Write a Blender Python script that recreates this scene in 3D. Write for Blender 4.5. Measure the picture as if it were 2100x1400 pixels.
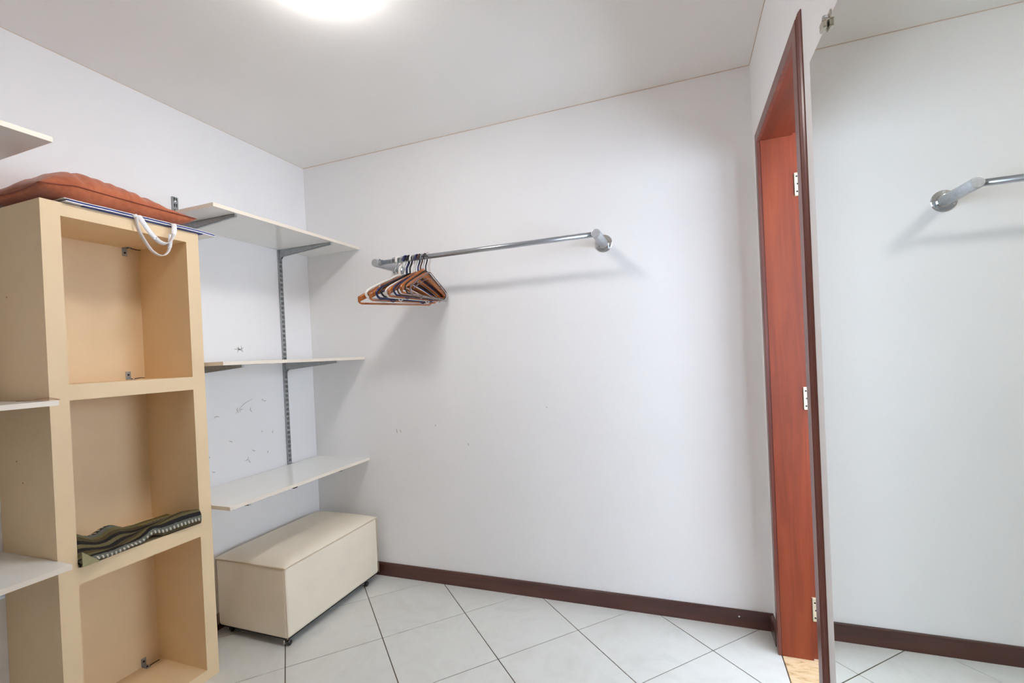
import bpy, bmesh, math, random
from mathutils import Vector, Matrix, Quaternion
from mathutils.noise import noise as pnoise

for o in list(bpy.data.objects):
    bpy.data.objects.remove(o)
SC = bpy.context.scene
COL = SC.collection
R = math.radians
random.seed(7)

# ------------------------------------------------------------------ camera
cam_d = bpy.data.cameras.new('camera')
cam = bpy.data.objects.new('camera', cam_d)
COL.objects.link(cam)
SC.camera = cam
cam_d.sensor_width = 36.0
cam_d.lens = 948.04 / 2100 * 36.0
cam_d.shift_y = 30.26 / 2100
cam_d.clip_start = 0.02
yaw, pitch, roll = -0.35222, -0.00469, -0.04613
fw = Vector((math.sin(yaw) * math.cos(pitch), math.cos(yaw) * math.cos(pitch), math.sin(pitch)))
r0 = Vector((math.cos(yaw), -math.sin(yaw), 0))
u0 = r0.cross(fw)
rr = math.cos(roll) * r0 + math.sin(roll) * u0
uu = -math.sin(roll) * r0 + math.cos(roll) * u0
cam.matrix_world = Matrix(((rr.x, uu.x, -fw.x, 2.1918), (rr.y, uu.y, -fw.y, -2.3064),
                           (rr.z, uu.z, -fw.z, 1.28), (0, 0, 0, 1)))

# ------------------------------------------------------------------ room numbers (metres)
W, H, REAR = 2.5245, 2.508, -3.1
DOOR_FAR, DOOR_NEAR, DOOR_TOP = -0.180, -0.825, 2.098
HX1, HY0, HY1 = 3.90, -3.0, 0.9         # the room beyond the doorway
WIN_E = (-2.75, 0.45, 0.85, 2.08)      # its window facing the doorway: y0, y1, z0, z1
WIN_S = (3.10, 3.82, 0.90, 2.20)        # its second window: x0, x1, z0, z1 (in the wall y = HY0)
LAMP = (1.185, -1.150)

# ------------------------------------------------------------------ daylight and exposure
world = bpy.data.worlds.new('daylight')
SC.world = world
world.use_nodes = True
bg = world.node_tree.nodes['Background']
bg.inputs[0].default_value = (0.72, 0.84, 1.0, 1)
bg.inputs[1].default_value = 10.5
def portal(loc, rot, sx, sy):
    d = bpy.data.lights.new('window_portal', 'AREA'); d.shape = 'RECTANGLE'; d.size, d.size_y = sx, sy
    d.cycles.is_portal = True
    o = bpy.data.objects.new('window_portal', d); COL.objects.link(o); o.location = loc; o.rotation_euler = rot
portal((HX1 + 0.11, (WIN_E[0] + WIN_E[1]) / 2, (WIN_E[2] + WIN_E[3]) / 2), (0, R(90), 0), WIN_E[3] - WIN_E[2], WIN_E[1] - WIN_E[0])
portal(((WIN_S[0] + WIN_S[1]) / 2, HY0 - 0.11, (WIN_S[2] + WIN_S[3]) / 2), (R(90), 0, 0), WIN_S[1] - WIN_S[0], WIN_S[3] - WIN_S[2])
LAMP_STRENGTH = 54.0
SC.view_settings.view_transform = 'Standard'
SC.view_settings.look = 'None'
SC.view_settings.gamma = 1.0
SC.view_settings.use_curve_mapping = False
SC.view_settings.exposure = 0.22
SC.cycles.use_denoising = True
SC.cycles.max_bounces = 12
SC.cycles.diffuse_bounces = 8
SC.cycles.caustics_reflective = True
SC.cycles.sample_clamp_indirect = 10

# ------------------------------------------------------------------ materials
def lin(c):
    return tuple(((x / 255) / 12.92 if x / 255 <= 0.04045 else ((x / 255 + 0.055) / 1.055) ** 2.4) for x in c) + (1,)

class NT:
    def __init__(s, name):
        s.m = bpy.data.materials.new(name); s.m.use_nodes = True
        s.t = s.m.node_tree; s.b = s.t.nodes['Principled BSDF']
    def n(s, kind, **kw):
        x = s.t.nodes.new(kind)
        for k, v in kw.items():
            if k.startswith('_'): setattr(x, k[1:], v)
            else: x.inputs[k.replace('_', ' ')].default_value = v
        return x
    def l(s, a, b): s.t.links.new(a, b)
    def coords(s, kind='Object', scale=(1, 1, 1), rot=(0, 0, 0), loc=(0, 0, 0)):
        tc = s.n('ShaderNodeTexCoord'); mp = s.n('ShaderNodeMapping')
        mp.inputs['Scale'].default_value = scale; mp.inputs['Rotation'].default_value = rot
        mp.inputs['Location'].default_value = loc
        s.l(tc.outputs[kind], mp.inputs['Vector']); return mp.outputs[0]
    def ramp(s, fac, stops):
        r = s.n('ShaderNodeValToRGB'); e = r.color_ramp.elements
        while len(e) < len(stops): e.new(0.5)
        for i, (p, c) in enumerate(stops): e[i].position = p; e[i].color = c
        s.l(fac, r.inputs[0]); return r.outputs[0]
    def bump(s, h, strength, dist=0.002):
        b = s.n('ShaderNodeBump'); b.inputs['Strength'].default_value = strength
        b.inputs['Distance'].default_value = dist
        s.l(h, b.inputs['Height']); s.l(b.outputs[0], s.b.inputs['Normal'])

def plain(name, c, rough=0.5, metal=0.0, var=0.04, scale=12, bump=0.0, bscale=300, coat=0.0, spec=0.5):
    t = NT(name); c = lin(c)
    v = t.coords('Object')
    nz = t.n('ShaderNodeTexNoise', Scale=scale, Detail=4.0); t.l(v, nz.inputs['Vector'])
    lo = tuple(x * (1 - var) for x in c[:3]) + (1,); hi = tuple(min(1, x * (1 + var)) for x in c[:3]) + (1,)
    t.l(t.ramp(nz.outputs[0], [(0.3, lo), (0.7, hi)]), t.b.inputs['Base Color'])
    t.b.inputs['Roughness'].default_value = rough; t.b.inputs['Metallic'].default_value = metal
    t.b.inputs['Coat Weight'].default_value = coat; t.b.inputs['Coat Roughness'].default_value = 0.15
    t.b.inputs['Specular IOR Level'].default_value = spec
    if bump:
        n2 = t.n('ShaderNodeTexNoise', Scale=bscale, Detail=3.0); t.l(v, n2.inputs['Vector'])
        t.bump(n2.outputs[0], bump)
    return t.m

def wood(name, dark, mid, light, axis='z', rough=0.32, coat=0.4, scale=1.0):
    t = NT(name)
    sc = {'z': (26, 26, 1.6), 'y': (26, 1.6, 26), 'x': (1.6, 26, 26)}[axis]
    v = t.coords('Object', scale=tuple(x * scale for x in sc))
    nz = t.n('ShaderNodeTexNoise', Scale=1.0, Detail=6.0, Roughness=0.6, Distortion=0.6); t.l(v, nz.inputs['Vector'])
    v2 = t.coords('Object', scale=(2, 2, 1.2))
    n2 = t.n('ShaderNodeTexNoise', Scale=1.5, Detail=3.0); t.l(v2, n2.inputs['Vector'])
    a = t.ramp(nz.outputs[0], [(0.25, lin(dark)), (0.5, lin(mid)), (0.75, lin(light))])
    mx = t.n('ShaderNodeMix', _data_type='RGBA', _blend_type='MULTIPLY'); mx.inputs[0].default_value = 1.0
    t.l(a, mx.inputs[6]); t.l(t.ramp(n2.outputs[0], [(0.3, (0.82, 0.8, 0.8, 1)), (0.7, (1, 1, 1, 1))]), mx.inputs[7])
    t.l(mx.outputs[2], t.b.inputs['Base Color'])
    t.b.inputs['Roughness'].default_value = rough; t.b.inputs['Coat Weight'].default_value = coat
    t.b.inputs['Coat Roughness'].default_value = 0.2
    t.bump(nz.outputs[0], 0.08, 0.001)
    return t.m

def wall_paint(name, c, marks=False):
    t = NT(name); c = lin(c)
    v = t.coords('Object')
    nz = t.n('ShaderNodeTexNoise', Scale=2.2, Detail=5.0); t.l(v, nz.inputs['Vector'])
    base = t.ramp(nz.outputs[0], [(0.3, tuple(x * 0.975 for x in c[:3]) + (1,)), (0.7, c)])
    if marks:   # a few grey scuffs left on the paint
        n1 = t.n('ShaderNodeTexNoise', Scale=7.0, Detail=8.0, Roughness=0.72, Distortion=1.5); t.l(v, n1.inputs['Vector'])
        k = t.ramp(n1.outputs[0], [(0.70, (0, 0, 0, 1)), (0.76, (0.35, 0.35, 0.35, 1))])
        mx = t.n('ShaderNodeMix', _data_type='RGBA', _blend_type='MIX')
        t.l(k, mx.inputs[0]); t.l(base, mx.inputs[6]); mx.inputs[7].default_value = tuple(x * 0.6 for x in c[:3]) + (1,)
        base = mx.outputs[2]
    t.l(base, t.b.inputs['Base Color'])
    t.b.inputs['Roughness'].default_value = 0.62; t.b.inputs['Specular IOR Level'].default_value = 0.3
    n2 = t.n('ShaderNodeTexNoise', Scale=140.0, Detail=3.0); t.l(v, n2.inputs['Vector'])
    t.bump(n2.outputs[0], 0.10, 0.001)
    return t.m

def tile_mat():
    t = NT('glazed_tile')
    v = t.coords('Object')
    nz = t.n('ShaderNodeTexNoise', Scale=3.5, Detail=8.0, Roughness=0.62, Distortion=1.2); t.l(v, nz.inputs['Vector'])
    t.l(t.ramp(nz.outputs[0], [(0.3, lin((208, 207, 201))), (0.5, lin((217, 216, 210))), (0.7, lin((211, 208, 202)))]), t.b.inputs['Base Color'])
    t.b.inputs['Roughness'].default_value = 0.24
    t.b.inputs['Specular IOR Level'].default_value = 0.5
    n2 = t.n('ShaderNodeTexNoise', Scale=14.0, Detail=4.0); t.l(v, n2.inputs['Vector'])
    t.bump(n2.outputs[0], 0.12, 0.002)
    return t.m

def marble_mat():
    t = NT('beige_marble')
    v = t.coords('Object', scale=(4, 14, 4))
    nz = t.n('ShaderNodeTexNoise', Scale=2.0, Detail=9.0, Roughness=0.7, Distortion=2.0); t.l(v, nz.inputs['Vector'])
    t.l(t.ramp(nz.outputs[0], [(0.32, lin((168, 128, 86))), (0.45, lin((216, 184, 142))), (0.6, lin((228, 202, 164))), (0.72, lin((196, 158, 112)))]), t.b.inputs['Base Color'])
    t.b.inputs['Roughness'].default_value = 0.25
    return t.m

def fabric_mat(name, c, c2):
    t = NT(name)
    v = t.coords('Object')
    nz = t.n('ShaderNodeTexNoise', Scale=60.0, Detail=5.0); t.l(v, nz.inputs['Vector'])
    n1 = t.n('ShaderNodeTexNoise', Scale=9.0, Detail=3.0); t.l(v, n1.inputs['Vector'])
    ad = t.n('ShaderNodeMath', _operation='ADD'); t.l(nz.outputs[0], ad.inputs[0]); t.l(n1.outputs[0], ad.inputs[1])
    hf = t.n('ShaderNodeMath', _operation='MULTIPLY'); t.l(ad.outputs[0], hf.inputs[0]); hf.inputs[1].default_value = 0.5
    t.l(t.ramp(hf.outputs[0], [(0.35, lin(c)), (0.65, lin(c2))]), t.b.inputs['Base Color'])
    t.b.inputs['Roughness'].default_value = 0.85; t.b.inputs['Sheen Weight'].default_value = 0.3
    t.b.inputs['Specular IOR Level'].default_value = 0.2
    wv = t.n('ShaderNodeTexNoise', Scale=900.0, Detail=1.0); t.l(v, wv.inputs['Vector'])
    t.bump(wv.outputs[0], 0.25, 0.001)
    return t.m

def rug_mat():
    t = NT('woven_stripe')
    tc = t.n('ShaderNodeTexCoord'); sp = t.n('ShaderNodeSeparateXYZ'); t.l(tc.outputs['UV'], sp.inputs[0])
    nz = t.n('ShaderNodeTexNoise', Scale=40.0, Detail=3.0); t.l(tc.outputs['UV'], nz.inputs['Vector'])
    ma = t.n('ShaderNodeMath', _operation='MULTIPLY_ADD'); t.l(nz.outputs[0], ma.inputs[0]); ma.inputs[1].default_value = 0.012
    t.l(sp.outputs[0], ma.inputs[2])
    ol, ye, dk, gr, br = lin((108, 100, 70)), lin((146, 130, 60)), lin((44, 42, 42)), lin((104, 106, 98)), lin((84, 74, 54))
    pal = [dk, gr, dk, gr, ol, dk, br, gr, dk, gr, dk, gr, dk, br, gr, dk, ol, br, dk, ol, dk, br, ol, gr, dk, br, ye, ol]
    stops = [(i / len(pal), pal[i]) for i in range(len(pal))]
    col = t.ramp(ma.outputs[0], stops)
    t.t.nodes[-1]
    for nd in t.t.nodes:
        if nd.type == 'VALTORGB': nd.color_ramp.interpolation = 'CONSTANT'
    # light stitches in two bands
    w = t.n('ShaderNodeMath', _operation='MULTIPLY_ADD'); t.l(sp.outputs[1], w.inputs[0]); w.inputs[1].default_value = 190.0
    m3 = t.n('ShaderNodeMath', _operation='MULTIPLY'); t.l(sp.outputs[0], m3.inputs[0]); m3.inputs[1].default_value = 60.0
    t.l(m3.outputs[0], w.inputs[2])
    si = t.n('ShaderNodeMath', _operation='SINE'); t.l(w.outputs[0], si.inputs[0])
    gt = t.n('ShaderNodeMath', _operation='GREATER_THAN'); t.l(si.outputs[0], gt.inputs[0]); gt.inputs[1].default_value = 0.25
    band = t.ramp(sp.outputs[0], [(0.0, (0, 0, 0, 1)), (0.372, (1, 1, 1, 1)), (0.432, (0, 0, 0, 1)), (0.485, (1, 1, 1, 1)), (0.515, (0, 0, 0, 1)), (0.86, (1, 1, 1, 1)), (0.9, (0, 0, 0, 1))])
    for nd in t.t.nodes:
        if nd.type == 'VALTORGB': nd.color_ramp.interpolation = 'CONSTANT'
    mm = t.n('ShaderNodeMath', _operation='MULTIPLY'); t.l(gt.outputs[0], mm.inputs[0]); t.l(band, mm.inputs[1])
    mx = t.n('ShaderNodeMix', _data_type='RGBA'); t.l(mm.outputs[0], mx.inputs[0]); t.l(col, mx.inputs[6]); mx.inputs[7].default_value = lin((196, 188, 170))
    t.l(mx.outputs[2], t.b.inputs['Base Color'])
    t.b.inputs['Roughness'].default_value = 0.95; t.b.inputs['Specular IOR Level'].default_value = 0.15
    n3 = t.n('ShaderNodeTexNoise', Scale=220.0, Detail=2.0); t.l(tc.outputs['UV'], n3.inputs['Vector'])
    ad = t.n('ShaderNodeMath', _operation='ADD'); t.l(n3.outputs[0], ad.inputs[0]); t.l(si.outputs[0], ad.inputs[1])
    t.bump(ad.outputs[0], 0.35, 0.0012)
    return t.m

def glassy(name, c, rough=0.05, ior=1.45):
    t = NT(name)
    v = t.coords('Object'); nz = t.n('ShaderNodeTexNoise', Scale=20.0); t.l(v, nz.inputs['Vector'])
    t.l(t.ramp(nz.outputs[0], [(0.3, lin(c)), (0.7, lin(tuple(min(255, x + 4) for x in c)))]), t.b.inputs['Base Color'])
    t.b.inputs['Transmission Weight'].default_value = 1.0
    t.b.inputs['Roughness'].default_value = rough; t.b.inputs['IOR'].default_value = ior
    return t.m

M = dict(
    wall=wall_paint('white_wall_paint', (240, 238, 238)),
    wallmark=wall_paint('scuffed_white_wall_paint', (240, 238, 238), True),
    ceil=wall_paint('ceiling_paint', (243, 240, 236)),
    hall=wall_paint('hall_paint', (206, 200, 192)), hallfloor=plain('hall_floor', (120, 100, 84), 0.5),
    line=plain('ochre_caulk', (214, 190, 170), 0.7),
    tile=tile_mat(), grout=plain('brown_grout', (92, 76, 62), 0.9, bump=0.3),
    marble=marble_mat(),
    cream=plain('cream_painted_board', (229, 202, 162), 0.5, var=0.03, scale=5, bump=0.08, bscale=160),
    white=plain('white_laminate', (234, 233, 229), 0.16, var=0.015),
    band=plain('cream_edge_band', (232, 220, 204), 0.35, var=0.02),
    bandbrown=plain('peeled_brown_band', (176, 128, 104), 0.6),
    steel=plain('galvanised_steel', (168, 172, 174), 0.38, metal=0.75, var=0.12, scale=60),
    chrome=plain('chrome', (220, 222, 224), 0.12, metal=1.0, var=0.03),
    alu=plain('satin_steel_tube', (176, 180, 186), 0.28, metal=0.9, var=0.04),
    greyarm=plain('dull_steel_arm', (186, 188, 192), 0.42, metal=0.6, var=0.12, scale=80, bump=0.15),
    nickel=plain('nickel_clip', (196, 190, 178), 0.22, metal=0.85, var=0.08, scale=90),
    brass=plain('pale_brass', (226, 216, 188), 0.35, metal=0.35, var=0.1, scale=80),
    dark=plain('dark_slot', (30, 28, 28), 0.6),
    basewood=wood('dark_baseboard_wood', (58, 30, 24), (80, 42, 34), (98, 56, 46), 'x', rough=0.38, scale=0.7),
    basewoody=wood('dark_baseboard_wood_side', (58, 30, 24), (80, 42, 34), (98, 56, 46), 'y', rough=0.38, scale=0.7),
    jamb=wood('red_jamb_wood', (112, 44, 18), (140, 58, 26), (160, 74, 36), 'z', rough=0.6, coat=0.0),
    jambh_shaded=wood('red_head_wood_shaded', (96, 36, 16), (118, 46, 22), (136, 58, 30), 'y', rough=0.5, coat=0.0),  # darker copy of the jamb colours, with the head's shade put in
    casing=wood('brown_casing_wood', (96, 48, 40), (116, 60, 50), (134, 76, 64), 'z', rough=0.36, coat=0.2),
    scuff=plain('grey_scuff', (176, 172, 168), 0.8),
    leather=plain('cream_leatherette', (236, 224, 204), 0.42, var=0.04, scale=4, bump=0.25, bscale=260),
    seam=plain('tan_seam', (206, 184, 156), 0.6),
    blackp=plain('black_plastic', (26, 25, 28), 0.3),
    navyp=plain('navy_plastic', (28, 34, 82), 0.3),
    whitep=plain('white_plastic', (232, 228, 222), 0.35),
    bronzep=plain('brown_plastic', (82, 44, 26), 0.3),
    amber=wood('amber_varnished_wood', (128, 60, 16), (172, 92, 28), (198, 120, 48), 'y', rough=0.25, coat=0.6, scale=1.5),
    clearp=glassy('clear_plastic', (236, 230, 228), 0.12, 1.3),
    rust=fabric_mat('rust_cotton', (160, 86, 56), (188, 108, 74)),
    rustd=fabric_mat('rust_piping', (128, 56, 36), (146, 68, 44)),
    blue=fabric_mat('blue_canvas', (44, 58, 132), (60, 76, 152)),
    canvas=fabric_mat('white_canvas', (226, 224, 226), (240, 238, 238)),
    rug=rug_mat(), ochre=fabric_mat('olive_backing', (148, 142, 104), (168, 160, 122)),
)
mt = NT('mirror_silver')
nzm = mt.n('ShaderNodeTexNoise', Scale=1.5); mt.l(mt.coords(), nzm.inputs['Vector'])
mt.l(mt.ramp(nzm.outputs[0], [(0, (0.83, 0.86, 0.82, 1)), (1, (0.85, 0.88, 0.84, 1))]), mt.b.inputs['Base Color'])
mt.b.inputs['Metallic'].default_value = 1.0; mt.b.inputs['Roughness'].default_value = 0.0
M['mirror'] = mt.m
M['mirroredge'] = plain('dark_glass_edge', (96, 118, 108), 0.2)
lm = NT('lit_opal_glass')
nzl = lm.n('ShaderNodeTexNoise', Scale=4.0); lm.l(lm.coords(), nzl.inputs['Vector'])
lm.l(lm.ramp(nzl.outputs[0], [(0, (1.0, 0.97, 0.955, 1)), (1, (1.0, 0.98, 0.96, 1))]), lm.b.inputs['Emission Color'])
lm.b.inputs['Emission Strength'].default_value = LAMP_STRENGTH
M['lamp'] = lm.m
M['pane'] = glassy('window_glass', (250, 252, 252), 0.0, 1.02)

# ------------------------------------------------------------------ mesh helpers
def link(name, bm, mat, parent=None, smooth=False):
    me = bpy.data.meshes.new(name)
    bmesh.ops.recalc_face_normals(bm, faces=bm.faces)
    bm.to_mesh(me); bm.free()
    for m in (mat if isinstance(mat, (list, tuple)) else [mat]): me.materials.append(m)
    if smooth:
        for p in me.polygons: p.use_smooth = True
    o = bpy.data.objects.new(name, me); COL.objects.link(o)
    if parent: o.parent = parent; o.matrix_parent_inverse = Matrix.Translation(-parent.location) if parent.type == 'EMPTY' else Matrix()
    return o

def box(bm, a, b, bevel=0.0, seg=1, mat=0):
    a, b = Vector(a), Vector(b)
    r = bmesh.ops.create_cube(bm, size=1.0)
    vs = r['verts']; c = (a + b) / 2; d = b - a
    for v in vs: v.co = Vector((c.x + v.co.x * d.x, c.y + v.co.y * d.y, c.z + v.co.z * d.z))
    fs = set(f for v in vs for f in v.link_faces)
    for f in fs: f.material_index = mat
    if bevel:
        es = list(set(e for v in vs for e in v.link_edges))
        bmesh.ops.bevel(bm, geom=es, offset=bevel, segments=seg, affect='EDGES', profile=0.5)

def boxes(name, lst, mat, parent=None, bevel=0.0, seg=1):
    bm = bmesh.new()
    for a, b in lst: box(bm, a, b, bevel, seg)
    return link(name, bm, mat, parent)

def frames(pts, up=Vector((0, 0, 1))):
    out = []
    n = len(pts)
    prev = None
    for i in range(n):
        t = (pts[min(i + 1, n - 1)] - pts[max(i - 1, 0)]).normalized()
        if prev is None:
            a = up if abs(t.dot(up)) < 0.95 else Vector((1, 0, 0))
            s = t.cross(a).normalized()
        else:
            s = (prev - t * prev.dot(t)).normalized()
        prev = s
        out.append((s, t.cross(s).normalized()))
    return out

def tube(bm, pts, r, seg=8, closed=False, ry=None, caps=True, up=Vector((0, 0, 1))):
    pts = [Vector(p) for p in pts]
    rad = r if callable(r) else (lambda t: r)
    ry_ = ry if ry is not None else None
    n = len(pts)
    if closed:
        fr = frames(pts + [pts[0]], up)[:n]
    else:
        fr = frames(pts, up)
    rings = []
    for i, (p, (s, q)) in enumerate(zip(pts, fr)):
        ra = rad(i / (n - 1)); rb = ry_ if ry_ is not None else ra
        rings.append([bm.verts.new(p + s * math.cos(2 * math.pi * k / seg) * ra + q * math.sin(2 * math.pi * k / seg) * rb) for k in range(seg)])
    m = n if closed else n - 1
    for i in range(m):
        A, B = rings[i], rings[(i + 1) % n]
        for k in range(seg):
            bm.faces.new((A[k], A[(k + 1) % seg], B[(k + 1) % seg], B[k]))
    if caps and not closed:
        bm.faces.new(rings[0]); bm.faces.new(rings[-1])

def lathe(bm, prof, c, axis='z', seg=32):
    c = Vector(c); rings = []
    for r, h in prof:
        ring = []
        for k in range(seg):
            a = 2 * math.pi * k / seg; x, y = r * math.cos(a), r * math.sin(a)
            v = {'z': (x, y, h), 'y': (x, h, y), 'x': (h, x, y)}[axis]
            ring.append(bm.verts.new(c + Vector(v)))
        rings.append(ring)
    for A, B in zip(rings, rings[1:]):
        for k in range(seg): bm.faces.new((A[k], A[(k + 1) % seg], B[(k + 1) % seg], B[k]))
    bm.faces.new(rings[0]); bm.faces.new(rings[-1])

def prism(bm, poly, d):
    """poly: list of 3-D points, extruded by vector d"""
    d = Vector(d); A = [bm.verts.new(Vector(p)) for p in poly]; B = [bm.verts.new(Vector(p) + d) for p in poly]
    bm.faces.new(A); bm.faces.new(B[::-1])
    n = len(A)
    for i in range(n): bm.faces.new((A[i], A[(i + 1) % n], B[(i + 1) % n], B[i]))

def catmull(pts, n=8, closed=False):
    pts = [Vector(p) for p in pts]; out = []; m = len(pts)
    rng = range(m) if closed else range(m - 1)
    for i in rng:
        if closed: p0, p1, p2, p3 = pts[(i - 1) % m], pts[i], pts[(i + 1) % m], pts[(i + 2) % m]
        else: p0, p1, p2, p3 = pts[max(i - 1, 0)], pts[i], pts[i + 1], pts[min(i + 2, m - 1)]
        for k in range(n):
            t = k / n
            out.append(0.5 * ((2 * p1) + (p2 - p0) * t + (2 * p0 - 5 * p1 + 4 * p2 - p3) * t * t + (3 * p1 - p0 - 3 * p2 + p3) * t ** 3))
    if not closed: out.append(pts[-1])
    return out

def tag(o, label, cat=None, group=None, kind=None):
    o['label'] = label
    if cat: o['category'] = cat
    if group: o['group'] = group
    if kind: o['kind'] = kind
    return o

def thing(name, label, cat, loc, group=None):
    o = bpy.data.objects.new(name, None); o.empty_display_size = 0.05
    COL.objects.link(o); o.location = loc
    return tag(o, label, cat, group)

def struct(o, label):
    return tag(o, label, None, None, 'structure')

# ================================================================== THE ROOM
T = 0.12
# floor: grout bed with a tile grid set on the diagonal
S, A0, OX, OY = 0.4035, R(46.2), 0.842, -0.537
floor = boxes('floor', [((-0.02, REAR - 0.02, -0.06), (W + 0.001, 0.02, -0.0025))], M['grout'])
struct(floor, 'pale glazed tile floor laid on the diagonal with thin brown joints')
di = Vector((math.cos(A0 - math.pi / 2), math.sin(A0 - math.pi / 2))); dj = Vector((math.cos(A0), math.sin(A0)))

def clip(poly, nx, ny, d):      # keep nx*x+ny*y <= d
    out = []
    for i in range(len(poly)):
        a, b = poly[i], poly[(i + 1) % len(poly)]
        fa, fb = nx * a.x + ny * a.y - d, nx * b.x + ny * b.y - d
        if fa <= 0: out.append(a)
        if (fa < 0 < fb) or (fb < 0 < fa): out.append(a + (b - a) * (fa / (fa - fb)))
    return out

g = 0.0022
for i in range(-14, 15):
    for j in range(-14, 15):
        o = Vector((OX, OY)) + di * (S * i) + dj * (S * j)
        poly = [o + di * (a * S) + dj * (b * S) for a, b in ((g / S, g / S), (1 - g / S, g / S), (1 - g / S, 1 - g / S), (g / S, 1 - g / S))]
        for nx, ny, d in ((-1, 0, 0), (1, 0, W - 0.003), (0, 1, 0), (0, -1, -REAR)):
            poly = clip(poly, nx, ny, d)
            if len(poly) < 3: break
        if len(poly) < 3: continue
        bm = bmesh.new()
        top = 0.0 + random.uniform(-0.0002, 0.0002)
        prism(bm, [(p.x, p.y, top - 0.006) for p in poly], (0, 0, 0.006))
        link('tile', bm, M['tile'], floor)

ceil = boxes('ceiling', [((-T, REAR - T, H), (W + T, T, H + 0.1))], M['ceil'])
struct(ceil, 'warm white painted ceiling with one round lamp')
wl = boxes('wall_left', [((-T, REAR - T, -0.06), (0, T, H))], M['wallmark']); struct(wl, 'white left wall carrying the shelf rails, lightly scuffed')
wb = boxes('wall_back', [((0, 0, -0.06), (W + T, T, H))], M['wall']); struct(wb, 'bare white back wall behind the clothes rod')
WT = 0.165
wr = boxes('wall_right', [((W, DOOR_FAR + 0.02, -0.06), (W + WT, 0, H)), ((W, DOOR_NEAR - 0.02, DOOR_TOP + 0.02), (W + WT, DOOR_FAR + 0.02, H)),
                          ((W, REAR - T, -0.06), (W + WT, DOOR_NEAR - 0.02, H))], M['wall'])
struct(wr, 'white right wall with the wooden doorway and the mirror')
wre = boxes('wall_rear', [((0, REAR - T, -0.06), (W, REAR, H))], M['wall'])
struct(wre, 'white wall behind the camera')
# thin ochre line where ceiling and walls meet
tr = boxes('trim_1', [((0, -0.0025, H - 0.0025), (W, 0, H)), ((W - 0.0025, REAR, H - 0.0025), (W, -0.0025, H)), ((0, REAR, H - 0.0015), (0.0015, -0.0025, H))], M['line'])
struct(tr, 'thin ochre joint line between ceiling and walls')

# small hallway beyond the doorway
hx0, hx1 = W + WT, HX1
fh = boxes('floor_hallway', [((W + 0.145, HY0, -0.06), (hx1, HY1, -0.001))], M['hallfloor']); struct(fh, 'floor of the room beyond the doorway')
ch = boxes('ceiling_hallway', [((hx0, HY0, H), (hx1 + 0.1, HY1, H + 0.1))], M['hall']); struct(ch, 'ceiling of the room beyond the doorway')
y0, y1, z0, z1 = WIN_E; sx0, sx1, sz0, sz1 = WIN_S
wh = boxes('wall_hallway', [((hx1, HY0, -0.06), (hx1 + 0.1, y0, H)), ((hx1, y1, -0.06), (hx1 + 0.1, HY1, H)), ((hx1, y0, -0.06), (hx1 + 0.1, y1, z0)), ((hx1, y0, z1), (hx1 + 0.1, y1, H)),
                            ((hx0, HY1, -0.06), (hx1 + 0.1, HY1 + 0.1, H)),
                            ((hx0, HY0 - 0.1, -0.06), (sx0, HY0, H)), ((sx1, HY0 - 0.1, -0.06), (hx1 + 0.1, HY0, H)), ((sx0, HY0 - 0.1, -0.06), (sx1, HY0, sz0)), ((sx0, HY0 - 0.1, sz1), (sx1, HY0, H)),
                            ((hx0 - 0.04, 0.115, -0.06), (hx0, HY1, H))], M['hall'])
struct(wh, 'walls of the room beyond the doorway')
def window(name, axis, c, a0, a1, z0, z1, label):
    # frame, mullion and two panes in a plane of constant x (axis 'x') or y (axis 'y')
    def bx(p, q, d0, d1, zz0, zz1):
        return ((c + d0, p, zz0), (c + d1, q, zz1)) if axis == 'x' else ((p, c + d0, zz0), (q, c + d1, zz1))
    f, m = 0.03, (a0 + a1) / 2
    o = boxes(name, [bx(a0, a0 + f, -0.02, 0.02, z0, z1), bx(a1 - f, a1, -0.02, 0.02, z0, z1), bx(m - 0.015, m + 0.015, -0.02, 0.02, z0 + f, z1 - f),
                     bx(a0 + f, a1 - f, -0.02, 0.02, z0, z0 + f), bx(a0 + f, a1 - f, -0.02, 0.02, z1 - f, z1)], M['white'])
    struct(o, label)
    for a, b in ((a0 + f, m - 0.015), (m + 0.015, a1 - f)):
        boxes('pane', [bx(a, b, -0.002, 0.002, z0 + f, z1 - f)], M['pane'], o)
window('window_1', 'x', hx1 + 0.05, y0, y1, z0, z1, 'white framed daylight window in the room beyond the doorway')
window('window_2', 'y', HY0 - 0.05, sx0, sx1, sz0, sz1, 'second white framed window in the room beyond the doorway')

# baseboards
def baseboard(name, p, q, nrm, mat, label):
    p, q, nrm = Vector(p), Vector(q), Vector(nrm)
    bm = bmesh.new()
    prof = [(0, 0), (0.014, 0), (0.014, 0.066), (0.010, 0.072), (0.006, 0.075), (0, 0.075)]
    prism(bm, [p + nrm * a + Vector((0, 0, b)) for a, b in prof], q - p)
    o = link(name, bm, mat); struct(o, label); return o
bb = baseboard('baseboard_back', (0, 0, 0), (W, 0, 0), (0, -1, 0), M['basewood'], 'dark brown wooden baseboard along the back wall')
bm = bmesh.new(); lathe(bm, [(0.0035, 0), (0.0035, -0.001), (0.0015, -0.0018)], (2.385, -0.014, 0.048), 'y', 10)
tag(link('screw_cap', bm, M['whitep'], bb), 'small white cap in the dark baseboard')
baseboard('baseboard_right', (W, -0.014, 0), (W, DOOR_FAR + 0.055, 0), (-1, 0, 0), M['basewoody'], 'short dark baseboard between the room corner and the door casing')
baseboard('baseboard_left', (0, -0.014, 0), (0, -0.929, 0), (1, 0, 0), M['basewoody'], 'dark baseboard along the left wall behind the bench')

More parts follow.
